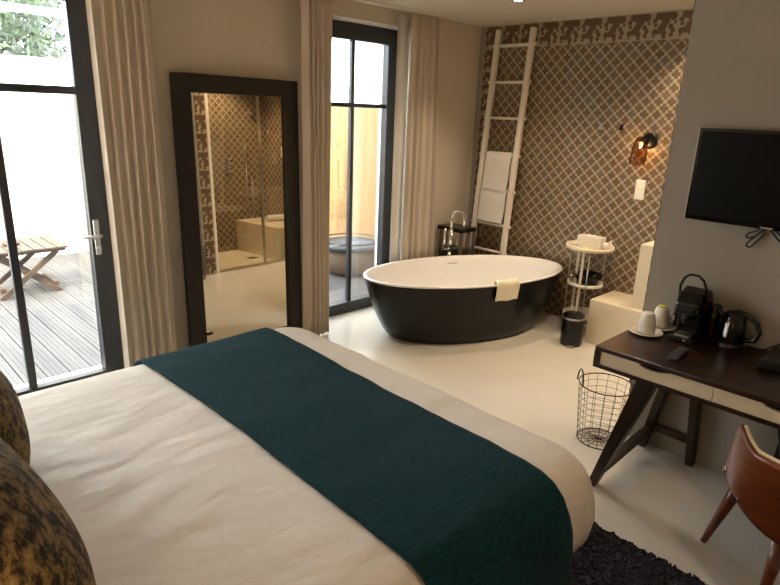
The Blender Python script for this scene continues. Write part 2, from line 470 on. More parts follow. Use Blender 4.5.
tree('garden_tree', 'light green garden tree nearest the terrace fence', 2.0, 10.4, 5.4, 1.15, M_['leaf'], 1, 5200, .30)
tree('garden_tree', 'dark green garden tree partly hidden by the curtained edge of the glazed door', 3.75, 13.8, 6.8, 1.2, M_['leaf2'], 2, 4200, .30)
tree('garden_tree', 'tallest garden tree, far behind the light green one', 3.6, 17.6, 9.0, 1.4, M_['leaf'], 3, 4200, .28)

# ------------------------------------------------------------------ ceiling spotlights
def spot(x, y, label, power, blend=.6, size=115, col=(1, .80, .58)):
    t = thing('ceiling_spotlight', label, 'spotlight', (x, y, ZC), 'recessed ceiling spotlights')
    MB().lathe([(.030, -.004), (.046, -.006), (.05, -.001), (.05, 0)], (x, y, ZC), 28, cap=False).build('trim_ring', M_['chrome'], t)
    MB().lathe([(0, -.003), (.030, -.003), (.030, 0), (0, 0)], (x, y, ZC), 24).build('bulb', emis('spot_bulb', (1, .80, .55, 1), 25), t)
    l = bpy.data.lights.new('spot_light', 'SPOT'); l.energy = power; l.spot_size = math.radians(size); l.spot_blend = blend; l.color = col; l.shadow_soft_size = .05
    o = bpy.data.objects.new('spot_light', l); C.objects.link(o); o.location = (x, y, ZC-.02)
spot(3.93, 2.76, 'lit recessed ceiling spotlight above the bathtub', SPOT)
spot(4.70, 1.60, 'recessed ceiling spotlight over the cream bench by the patterned wall', SPOT*1.35)
spot(3.55, 1.75, 'recessed ceiling spotlight above the open floor beside the desk', SPOT*1.0)
spot(4.1, .72, 'recessed ceiling spotlight inside the shower', SPOT*2.6)
spot(1.55, -.1, 'recessed ceiling spotlight over the near side of the bed', SPOT*.55)

# ------------------------------------------------------------------ unseen bedside lamps and nightstands, added to light the room
def added_lamp(x, y, label, p, col):
    ns = thing('nightstand', 'dark unseen nightstand added '+label, 'nightstand', (x, y, 0), 'nightstands')
    MB().box(x-.18, x+.18, y-.2, y+.2, .08, .5).build('cabinet', M_['darkwood'], ns, bevel=.005)
    for a in (-1, 1):
        for c in (-1, 1): MB().lathe([(.015, 0), (.02, .08)], (x+a*.14, y+c*.16, 0), 12).build('leg', M_['darkwood'], ns)
    t = thing('added_bedside_lamp', 'unseen cream shaded fill lamp added '+label, 'lamp', (x, y, .5), 'added fill lamps')
    MB().lathe([(.08, 0), (.08, .015), (.02, .03), (.012, .04), (.012, .30)], (x, y, .5), 24).build('base', M_['blackmetal'], t)
    MB().lathe([(.16, .30), (.12, .54)], (x, y, .5), 32, cap=False).build('lamp_shade', mat('shade_fabric', 'EADBBE', .9), t, solid=.003)
    MB().lathe([(0, .36), (.03, .38), (.03, .42), (0, .44)], (x, y, .5), 16).build('bulb', emis('lamp_bulb', (1, .75, .45, 1), 20), t)
    l = bpy.data.lights.new('added_lamp_light', 'POINT'); l.energy = p; l.color = col; l.shadow_soft_size = .06
    o = bpy.data.objects.new('added_lamp_light', l); C.objects.link(o); o.location = (x, y, 1.06)
added_lamp(-.2, .36, 'on the near side of the bed', 17, (1, .62, .30))
added_lamp(-.2, 3.02, 'on the window side of the bed', 34, (1, .84, .67))

# ------------------------------------------------------------------ curtains
def curtain(label, xa0, xa1, xb0, xb1, folds, seed, lining=None):
    rnd = random.Random(seed); ph = rnd.uniform(0, 6)
    # irregular fold widths
    wd = [rnd.uniform(.65, 1.45) for k in range(folds)]; tot = sum(wd); cum = [0]
    for k in wd: cum.append(cum[-1]+k/tot)
    am = [rnd.uniform(.6, 1.1) for k in range(folds+1)]
    def fn(u, v):
        u2 = min(max(u+.02*math.sin(2.2*v+ph)*math.sin(PI*u), 0), 1)
        k = 0
        while k < folds-1 and u2 > cum[k+1]: k += 1
        f = (u2-cum[k])/(cum[k+1]-cum[k])
        amp = .060*((1-f)*am[k]+f*am[k+1])*(1.05-.30*v)
        x = (xb0+(xb1-xb0)*u)*(1-v) + (xa0+(xa1-xa0)*u)*v
        crest = math.sqrt(math.sin(PI*f)**2+.02)-.14
        y = YC+.035-amp*crest
        return (x+.010*math.sin(2*PI*f+ph)+.006*math.sin(4*v+k+ph), y, .015+(ZC-.03-.015)*v)
    o = MB().grid(fn, 30*folds, 24).build('curtain', M_['curtain'], None, solid=.004)
    tag(o, label, 'curtain', 'floor-length beige curtains')
    if lining:
        l0, l1 = lining
        MB().grid(lambda u, v: (l0+(l1-l0)*u, YC+.072+.012*math.sin(9*u), .02+(ZC-.06)*v), 12, 4).build('lining', M_['lining'], o, solid=.003)
    return o
YC = 3.675
curtain('beige curtain hanging between the glazed door and the standing mirror', 1.275, 1.61, 1.275, 1.64, 6, 1)
curtain('beige curtain hanging between the standing mirror and the garden window', 2.712, 2.985, 2.715, 2.965, 5, 2)
curtain('beige curtain with pale lining beside the bathtub tap', 3.82, 4.15, 3.79, 4.25, 5, 3, (3.70, 3.84))

# ------------------------------------------------------------------ standing mirror
TILT = math.radians(1.2)
YAW = math.radians(1.0)
def mpt(x, d, zz):
    """x along the wall, d out from the mirror's back, zz up along its tilted back"""
    L = zz; top = Vector((x, 3.822, 1.985))
    up = Vector((0, math.sin(TILT), math.cos(TILT))); n = Vector((0, -math.cos(TILT), math.sin(TILT)))
    p = top - up*(1.985/math.cos(TILT)-zz) + n*d
    c = Vector((2.25, 3.80, 0)); q = Matrix.Rotation(YAW, 3, 'Z') @ (p-c)
    return q+c-Vector((0, .012, 0))
def mbox(b, x0, x1, d0, d1, z0, z1):
    vs = [mpt(x, d, z) for z in (z0, z1) for d in (d0, d1) for x in (x0, x1)]
    return b.add(vs, [(0, 2, 3, 1), (4, 5, 7, 6), (0, 1, 5, 4), (2, 6, 7, 3), (0, 4, 6, 2), (1, 3, 7, 5)])
mr = thing('standing_mirror', 'tall dark framed mirror leaning on the wall between two curtains', 'mirror', (2.24, 3.77, 0))
MX0, MX1, MH, FW = 1.76, 2.715, 1.985, .113
b = MB()
mbox(b, MX0, MX0+FW, 0, .05, .01, MH); mbox(b, MX1-FW, MX1, 0, .05, .01, MH)
mbox(b, MX0+FW, MX1-FW, 0, .05, MH-FW, MH); mbox(b, MX0+FW, MX1-FW, 0, .05, .01, .01+FW)
b.build('frame', M_['mirrorframe'], mr, bevel=.005)
b = MB(); mbox(b, MX0+FW-.005, MX1-FW+.005, .010, .022, .01+FW-.005, MH-FW+.005); b.build('mirror_glass', M_['mirror'], mr)
b = MB(); b.tube([mpt(MX0+FW-.02, .05, .245), mpt(MX0+FW+.005, .075, .245), mpt(MX0+FW+.03, .075, .25)], .010); b.build('peg', M_['blackmetal'], mr)

# ------------------------------------------------------------------ bed
BX0, BX1, BY0, BY1, BZ = -.32, 1.945, .735, 2.71, .66
bed = thing('bed', 'large double bed with tucked white sheet filling the foreground', 'bed', ((BX0+BX1)/2, (BY0+BY1)/2, 0))
def rrect(inset, n=40, r0=.20):
    a, b_ = (BX1-BX0)/2-inset, (BY1-BY0)/2-inset; r = max(r0-inset*.8, .03); r = min(r, a, b_)
    cx, cy = (BX0+BX1)/2, (BY0+BY1)/2; pts = []
    m = n
    for (sx, sy, a0) in ((1, 1, 0), (-1, 1, PI/2), (-1, -1, PI), (1, -1, 3*PI/2)):
        for k in range(m):
            t = a0+PI/2*k/(m-1); pts.append((cx+sx*(a-r)+r*math.cos(t), cy+sy*(b_-r)+r*math.sin(t)))
    # resample evenly
    P = pts+[pts[0]]; L = [0]
    for i in range(len(P)-1): L.append(L[-1]+math.dist(P[i], P[i+1]))
    out = []; N = 260; j = 0
    for k in range(N):
        d = L[-1]*k/N
        while L[j+1] < d: j += 1
        f = (d-L[j])/max(L[j+1]-L[j], 1e-9); out.append((P[j][0]+(P[j+1][0]-P[j][0])*f, P[j][1]+(P[j+1][1]-P[j][1])*f))
    return out
prof = [(.15, .295), (.11, .297), (.07, .307), (.035, .33), (.010, .37), (0, .43), (.008, .49), (.022, .545), (.045, .59), (.08, .625), (.12, .645), (.18, .656), (.26, .66)]
prof += [(.26+.05*k, .66) for k in range(1, 13)] + [(.9, .66)]
vs = []; N = 260
for (ins, z) in prof:
    for (x, y) in rrect(ins):
        dz = 0
        if z > .6:
            dz = .007*noise.noise(Vector((x*2.2, y*5, 0)))+.004*noise.noise(Vector((x*7+y*4, y*9-x*3, 3)))
            if x < 1.0: dz += .010*math.exp(-((x-.62)/.22)**2-((y-1.75)/.35)**2)*math.sin(38*(y-.35*x))*.5
        if z < .6:
            k = .006*noise.noise(Vector((x*5, y*5, z*2)))
            x += k; y += k
        vs.append((x, y, z+dz))
fs = []
for i in range(len(prof)-1):
    for k in range(N): fs.append((i*N+k, i*N+(k+1) % N, (i+1)*N+(k+1) % N, (i+1)*N+k))
fs.append(tuple(range((len(prof)-1)*N, len(prof)*N))); fs.append(tuple(range(N))[::-1])
MB().add(vs, fs, True).build('bedsheet', M_['sheet'], bed)
MB().box(BX0+.04, BX1-.10, BY0+.09, BY1-.09, .09, .295).build('bed_base', M_['black'], bed, bevel=.01)
for x in (BX0+.12, BX1-.17):
    for y in (BY0+.14, BY1-.14):
        MB().lathe([(.024, 0), (.032, .06)], (x, y, .034), 16).build('leg', M_['black'], bed)
MB().box(BX0-.12, BX0-.02, BY0-.02, BY1+.02, .05, 1.15).build('headboard', M_['greywall'], bed, bevel=.02)

# throw across the foot
def throw():
    off = .010
    pr = [(BY0-.018, .05), (BY0-.020, .20), (BY0-.018, .34), (BY0-.014, .44), (BY0-.004, .51), (BY0+.014, .56), (BY0+.04, .605), (BY0+.08, .640), (BY0+.13, .661), (BY0+.20, .670), (BY0+.30, .673)]
    n = 40
    pr += [(BY0+.30+(BY1-BY0-.6)*k/n, .673) for k in range(1, n)]
    pr += [(BY1+BY0-y, z) for (y, z) in pr[:11][::-1] if z > .25]
    # smooth sampling
    m = len(pr); cols = 48
    def fn(u, v):
        i = min(int(v*(m-1)), m-2); f = v*(m-1)-i
        y = pr[i][0]+(pr[i+1][0]-pr[i][0])*f; z = pr[i][1]+(pr[i+1][1]-pr[i][1])*f
        xa = .978+.008*math.sin(y*4.0+.6); xb = 1.60+.04*(y-.8)/1.8+.006*math.sin(y*3)
        x = xa+(xb-xa)*u
        d = .007*noise.noise(Vector((x*2.2, y*5, 0)))+.004*noise.noise(Vector((x*7+y*4, y*9-x*3, 3)))
        if z > .6: z += d+.004
        else: y += .012*noise.noise(Vector((x*6, z*2, 5)))*(1 if y < 1.5 else -1)*(1-z/.7)
        # rounded foot corner of the bed: pull the cloth in with it
        cx, cy, r = BX1-.20, BY0+.20, .215
        if x > cx and y < cy:
            dx, dy = x-cx, y-cy; L = math.hypot(dx, dy)
            lim = math.sqrt(max(r*r-dx*dx, 0))
            if -dy > lim: y = cy-lim-.004
        return (x, y, z)
    o = MB().grid(fn, cols, 5*m).build('bed_throw', M_['throw'], None, solid=.012)
    tag(o, 'dark teal wool throw laid across the white bed', 'throw')
throw()

def cushion(label, c, w, h, t, lean, yaw, seed):
    rx = Matrix.Translation(c) @ Matrix.Rotation(yaw, 4, 'Z') @ Matrix.Rotation(lean, 4, 'Y')
    rnd = random.Random(seed)
    def side(sg):
        def fn(u, v):
            a, b_ = 2*u-1, 2*v-1
            k = (1-abs(a)**2.6)*(1-abs(b_)**2.6); k = max(k, 0)**.55
            pin = 1-.07*(1-abs(a)**2)*abs(b_)**4
            pin2 = 1-.07*(1-abs(b_)**2)*abs(a)**4
            d = sg*t/2*k+.012*noise.noise(Vector((a*2, b_*2, seed)))*k
            return rx @ Vector((d, a*w/2*pin2, b_*h/2*pin))
        return fn
    b = MB().grid(side(1), 36, 36).grid(side(-1), 36, 36, flip=True)
    o = b.build('cushion', M_['cushion'], None)
    return tag(o, label, 'cushion', 'patterned cushions on the bed')
cushion('gold and black patterned cushion nearest the camera on the bed', Vector((.10, 1.25, .955)), .66, .58, .34, math.radians(-20), 0, 1)
cushion('gold and black patterned cushion behind the nearest one on the window side', Vector((.18, 2.03, .95)), .62, .58, .32, math.radians(-20), 0, 2)

# ------------------------------------------------------------------ rug
rnd = random.Random(3)
RX0, RX1, RY0, RY1 = .2, 2.345, -.6, 1.30
def rugf(u, v):
    e = 1 if 0 < u < 1 and 0 < v < 1 else 0
    return (RX0+(RX1-RX0)*u+rnd.uniform(-.007, .007), RY0+(RY1-RY0)*v+rnd.uniform(-.007, .007), .003+e*(.008+rnd.uniform(0, .022)))
b = MB().grid(rugf, 250, 220, smooth=False)
tag(b.build('rug', M_['rug']), 'dark charcoal shaggy rug sticking out from under the bed', 'rug')

# ------------------------------------------------------------------ bathtub
TC = (3.965, 3.06); TA = math.radians(-20)
def ell(a, b_, z, n=72):
    out = []
    for k in range(n):
        t = 2*PI*k/n; x, y = a*math.cos(t), b_*math.sin(t)
        out.append((TC[0]+x*math.cos(TA)-y*math.sin(TA), TC[1]+x*math.sin(TA)+y*math.cos(TA), z))
    return out
def loft(rings, cap0=False, cap1=False):
    b = MB(); n = len(rings[0]); vs = [v for r in rings for v in r]; fs = []
    for i in range(len(rings)-1):
        for k in range(n): fs.append((i*n+k, i*n+(k+1) % n, (i+1)*n+(k+1) % n, (i+1)*n+k))
    if cap0: fs.append(tuple(range(n))[::-1])
    if cap1: fs.append(tuple(range(len(vs)-n, len(vs))))
    return b.add(vs, fs, True)
A, B = .94, .495
tub = thing('bathtub', 'freestanding oval bathtub, satin black outside and white inside', 'bathtub', (TC[0], TC[1], 0))
def tubscale(k):  # k: 0 at floor .. 1 at the rim
    return .745+.255*(k**.66)
rings = [ell(A*.715, B*.715, .0)]+[ell(A*tubscale(k/14), B*tubscale(k/14), .008+(.516-.008)*k/14) for k in range(15)]
loft(rings, True).build('outer_shell', M_['tubblack'], tub)
rings = [ell(A*.998, B*.998, .516), ell(A*1.004, B*1.006, .522), ell(A*1.002, B*1.003, .530), ell(A*.985, B*.972, .533), ell(A*.970, B*.945, .528), ell(A*.955, B*.925, .51)]
for k in range(1, 11):
    s = (1-k/10)**.6; rings.append(ell(A*(.55+.40*s), B*(.55+.37*s), .11+.40*(1-k/10)))
rings.append(ell(A*.25, B*.25, .10))
loft(rings, False, True).build('basin', M_['white'], tub)
ca, sa = math.cos(TA), math.sin(TA)
def tp(x, y, z): return (TC[0]+x*ca-y*sa, TC[1]+x*sa+y*ca, z)
MB().bar(tp(.06, B*.905, .465), tp(.16, B*.89, .465), .012, .018).build('overflow_slot', M_['steel'], tub)
# hand towel on the rim
def towel_rim():
    t0 = math.radians(-86)
    def rim(t, k): return Vector(tp(A*k*math.cos(t), B*k*math.sin(t), 0))
    prof = [(.80, .470), (.86, .50), (.92, .535), (.955, .553), (.985, .556), (1.01, .553), (1.035, .54), (1.045, .515), (1.04, .48), (1.03, .44), (1.02, .395)]
    m = len(prof)
    def fn(u, v):
        i = min(int(v*(m-1)), m-2); f = v*(m-1)-i
        d = prof[i][0]+(prof[i+1][0]-prof[i][0])*f; z = prof[i][1]+(prof[i+1][1]-prof[i][1])*f
        p = rim(t0+(u-.5)*.225, d+.012*noise.noise(Vector((u*4, v*3, 1))))
        return p+Vector((0, 0, z+.004*math.sin(u*9)))
    o = MB().grid(fn, 16, 30).build('hand_towel', M_['towelcream'], None, solid=.014, subsurf=1)
    tag(o, 'folded cream hand towel hung over the rim of the bathtub', 'towel')
towel_rim()
# tap
tp_ = thing('bath_tap', 'chrome floor-standing gooseneck tap behind the bathtub', 'tap', (4.31, 3.555, 0))
fx, fy = 4.31, 3.555
MB().lathe([(.05, 0), (.05, .012), (.02, .02), (.02, .03)], (fx, fy, 0), 24).build('base_plate', M_['chrome'], tp_)
MB().tube([(fx, fy, .02), (fx, fy, .55)], .019, 16).tube([(fx, fy, .55), (fx, fy, .76)], .023, 16).build('column', M_['chrome'], tp_)
sp = [(fx, fy, .74)]+[(fx, fy, .84)]
d = Vector((.45, -.9, 0)).normalized()
for k in range(0, 13):
    a = PI*k/12; sp.append((fx+d.x*.06*(1-math.cos(a)), fy+d.y*.06*(1-math.cos(a)), .86+.08*math.sin(a)))
sp.append((fx+d.x*.12, fy+d.y*.12, .80))
MB().tube(sp, .014, 12).build('spout', M_['chrome'], tp_)
MB().tube([(fx-.085, fy+.02, .575), (fx+.085, fy-.02, .575)], .012, 12).tube([(fx+.075, fy-.02, .575), (fx+.075, fy-.02, .66)], .008, 10).build('mixer_bar', M_['chrome'], tp_)
MB().tube([(fx-.08, fy+.02, .57), (fx-.085, fy+.0, .66), (fx-.08, fy, .78)], .013, 12).build('hand_shower', M_['chrome'], tp_)
# side table behind the tub
st = thing('side_table', 'small dark topped side table with steel legs in the corner behind the tap', 'side table', (4.52, 3.655, 0))
MB().box(4.41, 4.63, 3.50, 3.81, .715, .755).build('tabletop', M_['blackgloss'], st, bevel=.004)
MB().box(4.43, 4.61, 3.52, 3.79, .30, .32).build('shelf', M_['teak'], st)
for x in (4.425, 4.615):
    for y in (3.515, 3.795): MB().box(x-.012, x+.012, y-.012, y+.012, 0, .715).build('leg', M_['steel'], st)
MB().box(4.45, 4.60, 3.54, 3.77, .32, .54).build('drawer_box', M_['teak'], st, bevel=.005)

# ------------------------------------------------------------------ ladder and towels
ld = thing('towel_ladder', 'white wooden ladder leaning on the patterned tile wall', 'ladder', (4.71, 3.43, 0))
def lx(z): return 4.885-(2.56-z)*math.tan(math.radians(4.4))
LY = (3.612, 3.238)
for y, yb in ((LY[0], 3.618), (LY[1], 3.238)):
    MB().bar((lx(0), yb, 0), (lx(2.56), y, 2.56), .05, .042, (1, 0, 0)).build('rail', M_['whitepaint'], ld, bevel=.006)
RZ = (2.42, 2.10, 1.78, 1.445, 1.115, .79, .53, .25)
for z in RZ:
    MB().tube([(lx(z), LY[0]+.045, z), (lx(z), LY[1]-.045, z)], .014, 10).build('rung', M_['whitepaint'], ld)
def ladder_towel(label, z0, y0, y1, drop_front, drop_back, seed):
    xx = lx(z0)
    path = [(xx+.026, z0-drop_back)]+[(xx+.024, z0-.02)]
    for k in range(7):
        a = PI*k/6; path.append((xx+.024*math.cos(a), z0+.024*math.sin(a)))
    for k in range(1, 9): path.append((xx-.026-.004*math.sin(k)-.004*k/8 - math.tan(math.radians(4.4))*drop_front*k/8, z0-.02-(drop_front-.02)*k/8))
    m = len(path)
    def fn(u, v):
        i = min(int(v*(m-1)), m-2); f = v*(m-1)-i
        x = path[i][0]+(path[i+1][0]-path[i][0])*f; z = path[i][1]+(path[i+1][1]-path[i][1])*f
        return (x-.005*(1+noise.noise(Vector((u*5, z*4, seed))))*(1 if v > .5 else -.5), y0+(y1-y0)*u, z)
    o = MB().grid(fn, 20, 50).build('bath_towel', M_['towel'], None, solid=.012)
    tag(o, label, 'towel', 'white bath towels on the ladder')
ladder_towel('upper white bath towel folded over a ladder rung', 1.445, 3.275, 3.555, .33, .25, 1)
ladder_towel('lower white bath towel hanging beneath the other one on the ladder', 1.115, 3.275, 3.565, .30, .22, 2)

# ------------------------------------------------------------------ tile wall: sconce, switch, hooks
sc = thing('wall_sconce', 'black wall lamp with amber glass shade on the patterned tiles', 'wall lamp', (XT, 2.095, 1.66))
ry = Matrix.Rotation(-PI/2, 4, 'Y')
MB().lathe([(.062, 0), (.062, .018), (.05, .025), (0, .025)], (XT, 2.075, 1.65), 28, mat=ry).build('wall_plate', M_['blackmetal'], sc)
MB().tube([(XT-.02, 2.08, 1.65), (XT-.075, 2.095, 1.668), (XT-.09, 2.10, 1.665)], .012, 10).tube([(XT-.09, 2.10, 1.672), (XT-.094, 2.10, 1.645)], .018, 14).build('arm', M_['blackmetal'], sc)
tl = Matrix.Rotation(math.radians(10), 4, 'Y')
MB().lathe([(.036, .09), (.050, .06), (.060, 0), (.064, -.07), (.060, -.125)], (XT-.10, 2.102, 1.59), 32, mat=tl, cap=False).build('glass_shade', M_['amber'], sc)
MB().lathe([(0, .030), (.012, .024), (.015, .010), (.010, -.008), (0, -.014)], (XT-.096, 2.10, 1.615), 20, mat=tl).build('bulb', emis('warm_bulb', (1, .66, .30, 1), 5), sc)
l = bpy.data.lights.new('sconce_light', 'POINT'); l.energy = 3; l.color = (1, .72, .42); l.shadow_soft_size = .005
lo = bpy.data.objects.new('sconce_light', l); C.objects.link(lo); lo.location = (XT-.099, 2.10, 1.592)

sw = thing('light_switch', 'white double light switch plate below the amber wall lamp', 'switch', (XT, 2.065, 1.26))
MB().box(XT-.010, XT, 2.052, 2.132, 1.18, 1.34).build('plate', M_['plastic_white'], sw, bevel=.004)
for z in (1.195, 1.265): MB().box(XT-.015, XT-.010, 2.063, 2.121, z, z+.060).build('rocker', M_['plastic_white'], sw, bevel=.002)
for y, lab in ((2.322, 'dark robe hook on the tiles next to the amber wall lamp'), (2.506, 'steel robe hook on the tiles farther from the wall lamp')):
    h = thing('robe_hook', lab, 'hook', (XT, y, 1.745), 'robe hooks on the tiles')
    m_ = M_['blackmetal'] if y < 2.4 else M_['steel']
    MB().box(XT-.008, XT, y-.011, y+.011, 1.72, 1.772).build('back_plate', m_, h, bevel=.002)
    MB().tube([(XT-.006, y, 1.735), (XT-.03, y, 1.732), (XT-.036, y, 1.75)], .006, 8).build('prong', m_, h)

# ------------------------------------------------------------------ round trolley and what is on it
tx, ty = 4.70, 2.345
tr = thing('tray_table', 'round white three-tier side table beside the bathtub', 'side table', (tx, ty, 0))
MB().lathe([(0, .745), (.185, .745), (.197, .752), (.197, .782), (.186, .782), (.184, .76), (0, .76)], (tx, ty, 0), 40).build('tray', M_['cream'], tr)
MB().lathe([(0, .43), (.143, .43), (.148, .436), (.148, .458), (.141, .458), (.139, .444), (0, .444)], (tx, ty, 0), 40).build('tray', M_['whitepaint'], tr)
MB().lathe([(0, .15), (.150, .15), (.155, .156), (.155, .182), (.147, .182), (.145, .164), (0, .164)], (tx, ty, 0), 40).build('tray', M_['whitepaint'], tr)
for a in (90, 210, 330):
    r = .163; px, py = tx+r*math.cos(math.radians(a)), ty+r*math.sin(math.radians(a))
    MB().tube([(px, py, 0), (px, py, .75)], .006, 8).build('leg', M_['steel'], tr)
for dx, dy in ((-.115, -.012), (-.06, .06)):
    MB().box(tx+dx-.006, tx+dx+.006, ty+dy-.010, ty+dy+.010, .164, .746).build('upright', M_['whitepaint'], tr)
bx = thing('tissue_box', 'white rectangular tissue box on the round side table top', 'box', (4.72, 2.37, .76))
MB().box(4.665, 4.775, 2.245, 2.455, .761, .855).build('box_body', M_['ceramic'], bx, bevel=.004)
MB().box(4.69, 4.74, 2.30, 2.40, .855, .858).build('slot', M_['whitepaint'], bx)
tag(MB().lathe([(.022, 0), (.034, .004), (.040, .03), (.036, .055), (.028, .06), (.026, .02), (0, .012)], (4.715, 2.195, .761), 24).tube([(4.70, 2.185, .80), (4.68, 2.17, .835), (4.70, 2.16, .845)], .008, 8).build('soap_cup', M_['ceramic']), 'small white cup with curled handle next to the tissue box', 'cup')
tag(MB().lathe([(0, 0), (.026, .002), (.032, .010), (.024, .02), (0, .023)], (4.575, 2.315, .761), 20).build('soap', mat('olive_soap', 'C3C08E', .5, var=.1)), 'small pale green soap at the front of the round table top', 'soap')
tag(MB().lathe([(.05, 0), (.08, .01), (.110, .05), (.122, .085), (.115, .085), (.102, .052), (.08, .018), (0, .014)], (4.71, 2.33, .445), 36).build('bowl', M_['blackgloss']), 'glossy black bowl on the middle tier of the round table', 'bowl')
bt = thing('toiletry_bottle', 'clear little toiletry bottle beside the black bowl', 'bottle', (4.66, 2.44, .46))
MB().lathe([(.014, 0), (.016, .004), (.016, .05), (.008, .058)], (4.61, 2.435, .446), 16).build('bottle_body', glass_mat('clear_plastic', (.8, .82, .8, 1), .1), bt)
MB().lathe([(.009, .058), (.009, .072), (0, .073)], (4.61, 2.435, .446), 12).build('cap', M_['white'], bt)

# pedal bin
pb = thing('pedal_bin', 'small black pedal bin on the floor below the round side table', 'bin', (4.368, 2.235, 0))
bx_, by_ = 4.368, 2.235
MB().lathe([(.084, .0), (.088, .012), (.088, .232), (.084, .236)], (bx_, by_, 0), 36).build('bin_body', M_['black'], pb)
MB().lathe([(.0895, .228), (.0905, .236), (.0895, .244)], (bx_, by_, 0), 36, cap=False).build('rim_band', M_['steel'], pb, solid=.002)
MB().lathe([(.088, .244), (.084, .262), (.06, .274), (0, .278)], (bx_, by_, 0), 36).build('lid', M_['blackgloss'], pb)
d = Vector((-.86, -.5, 0)); s_ = Vector((-d.y, d.x, 0)); c0 = Vector((bx_, by_, .015))
MB().bar(c0+d*.075, c0+d*.118, .055, .010).build('pedal', M_['steel'], pb, bevel=.003)

# cream bench + partition block + shower
be = MB().box(4.51, XT, 1.285, 2.185, 0, .376).build('bench', M_['cream'], None, bevel=.004)
tag(be, 'low cream bench block against the tiles beside the pedal bin', 'bench')
pt = MB().box(4.575, XT, 1.285, 1.87, .376, .89).build('half_wall', M_['cream'], None, bevel=.004)
tag(pt, 'cream half-height block standing on the low bench', 'partition')
sb = MB().box(4.36, XT, .22, 1.225, .012, .43).build('shower_bench', M_['cream'], None, bevel=.004)
tag(sb, 'cream shower seat seen in the standing mirror', 'shower seat')
tag(MB().box(XV+.15, 4.36, .22, 1.23, 0, .012).build('shower_tray', M_['cream']), 'flat cream shower tray behind the glass screen', 'shower tray')
b = MB().box(4.12, 4.27, .78, .90, .012, .015)
for k in range(6): b.box(4.13+k*.022, 4.14+k*.022, .79, .89, .015, .017)
tag(b.build('floor_drain', M_['steel']), 'square metal drain grate in the shower tray', 'drain')
sg = thing('shower_screen', 'clear glass shower screen with chrome profiles reflected in the mirror', 'shower screen', (4.1, 1.25, 0))
MB().box(XV+.17, 4.10, 1.247, 1.255, .03, 2.12).build('fixed_pane', M_['showerglass'], sg)
MB().box(4.12, XT-.02, 1.247, 1.255, .03, 2.12).build('door_pane', M_['showerglass'], sg)
MB().box(XV+.15, XV+.185, 1.232, 1.267, 0, 2.14).build('wall_profile', M_['whitepaint'], sg, bevel=.003)
MB().box(4.095, 4.125, 1.238, 1.264, 0.03, 2.12).build('centre_profile', M_['steel'], sg)
MB().box(XT-.022, XT-.001, 1.238, 1.264, 0.0, 2.14).build('end_profile', M_['chrome'], sg)
MB().box(XV+.175, XT-.022, 1.238, 1.264, 0, .03).build('sill_profile', M_['steel'], sg)
sv = thing('shower_valve', 'square chrome shower mixer plate on the shower tiles', 'shower valve', (4.30, .22, 1.2))
MB().box(4.25, 4.35, .22, .232, 1.08, 1.28).build('plate', M_['steel'], sv, bevel=.004)
rx_ = Matrix.Rotation(-PI/2, 4, 'X')
for z in (1.13, 1.23): MB().lathe([(.03, 0), (.028, .04), (0, .041)], (4.30, .232, z), 20, mat=rx_).build('knob', M_['chrome'], sv)
hs = thing('shower_handset', 'chrome hand shower with hanging hose on the shower tiles', 'shower head', (4.55, .24, 1.2))
MB().tube([(4.55, .26, 1.12), (4.55, .265, 1.46)], .013, 12).build('handset', M_['chrome'], hs)
MB().tube([(4.55, .22, 1.2), (4.55, .265, 1.2)], .014, 10).build('holder', M_['chrome'], hs)
MB().tube([(4.55, .26, 1.12), (4.54, .265, .8), (4.56, .27, .52), (4.60, .27, .45), (4.64, .265, .55), (4.64, .25, .98)], .008, 8).build('hose', M_['steel'], hs)
MB().lathe([(.03, 0), (.03, .02), (.018, .03), (.018, .06), (0, .062)], (4.64, .22, 1.0), 20, mat=rx_).build('wall_outlet', M_['chrome'], hs)
tag(MB().lathe([(.035, 0), (.035, .015), (.022, .03), (.022, .06), (0, .062)], (4.68, .22, 1.86), 24, mat=rx_).build('shower_nozzle', M_['chrome']), 'small round chrome body jet high on the shower tiles', 'shower jet')
b = MB()
b.tube([(4.58, .66, .475), (4.82, .70, .475)], .045, 18)
tag(b.build('rolled_towel', M_['towel']), 'white rolled towel lying on the shower seat', 'towel')
tag(MB().box(4.87, 4.93, .63, .71, 1.28, 1.42).build('dispenser', M_['plastic_white'], None, bevel=.006), 'white soap dispenser on the tiles inside the shower', 'dispenser')

# ------------------------------------------------------------------ television
tv = thing('television', 'flat black television on the grey wall above the desk', 'television', (3.19, .74, 1.33))
TY0, TY1, TZ0, TZ1 = .365, 1.105, 1.337, 1.780
MB().box(3.185, 3.215, TY0, TY1, TZ0, TZ1).build('case', M_['blackgloss'], tv, bevel=.004)
MB().box(3.1835, 3.186, TY0+.014, TY1-.014, TZ0+.022, TZ1-.014).build('screen', M_['screen'], tv)
MB().box(3.18, 3.185, .71, .76, TZ0+.004, TZ0+.010).build('badge', M_['steel'], tv)
MB().box(3.215, 3.24, .55, .92, 1.42, 1.70).box(3.24, 3.27, .66, .82, 1.5, 1.64).build('wall_bracket', M_['black'], tv)
MB().box(3.184, 3.19, TY1, TY1+.003, TZ0, TZ1).build('edge_strip', M_['steel'], tv)
cb = thing('cable', 'looped black cables hanging below the television', 'cable', (3.23, .75, 1.3))
def loop(pts, r=.0042):
    out = []
    n = len(pts)
    for i in range(n):
        for k in range(6):
            t = k/6; p0, p1, p2, p3 = [Vector(pts[(i+j-1) % n]) for j in range(4)]
            out.append(.5*((2*p1)+(p2-p0)*t+(2*p0-5*p1+4*p2-p3)*t*t+(3*p1-p0-3*p2+p3)*t**3))
    return MB().tube(out, r, 8, True)
CX = 3.235
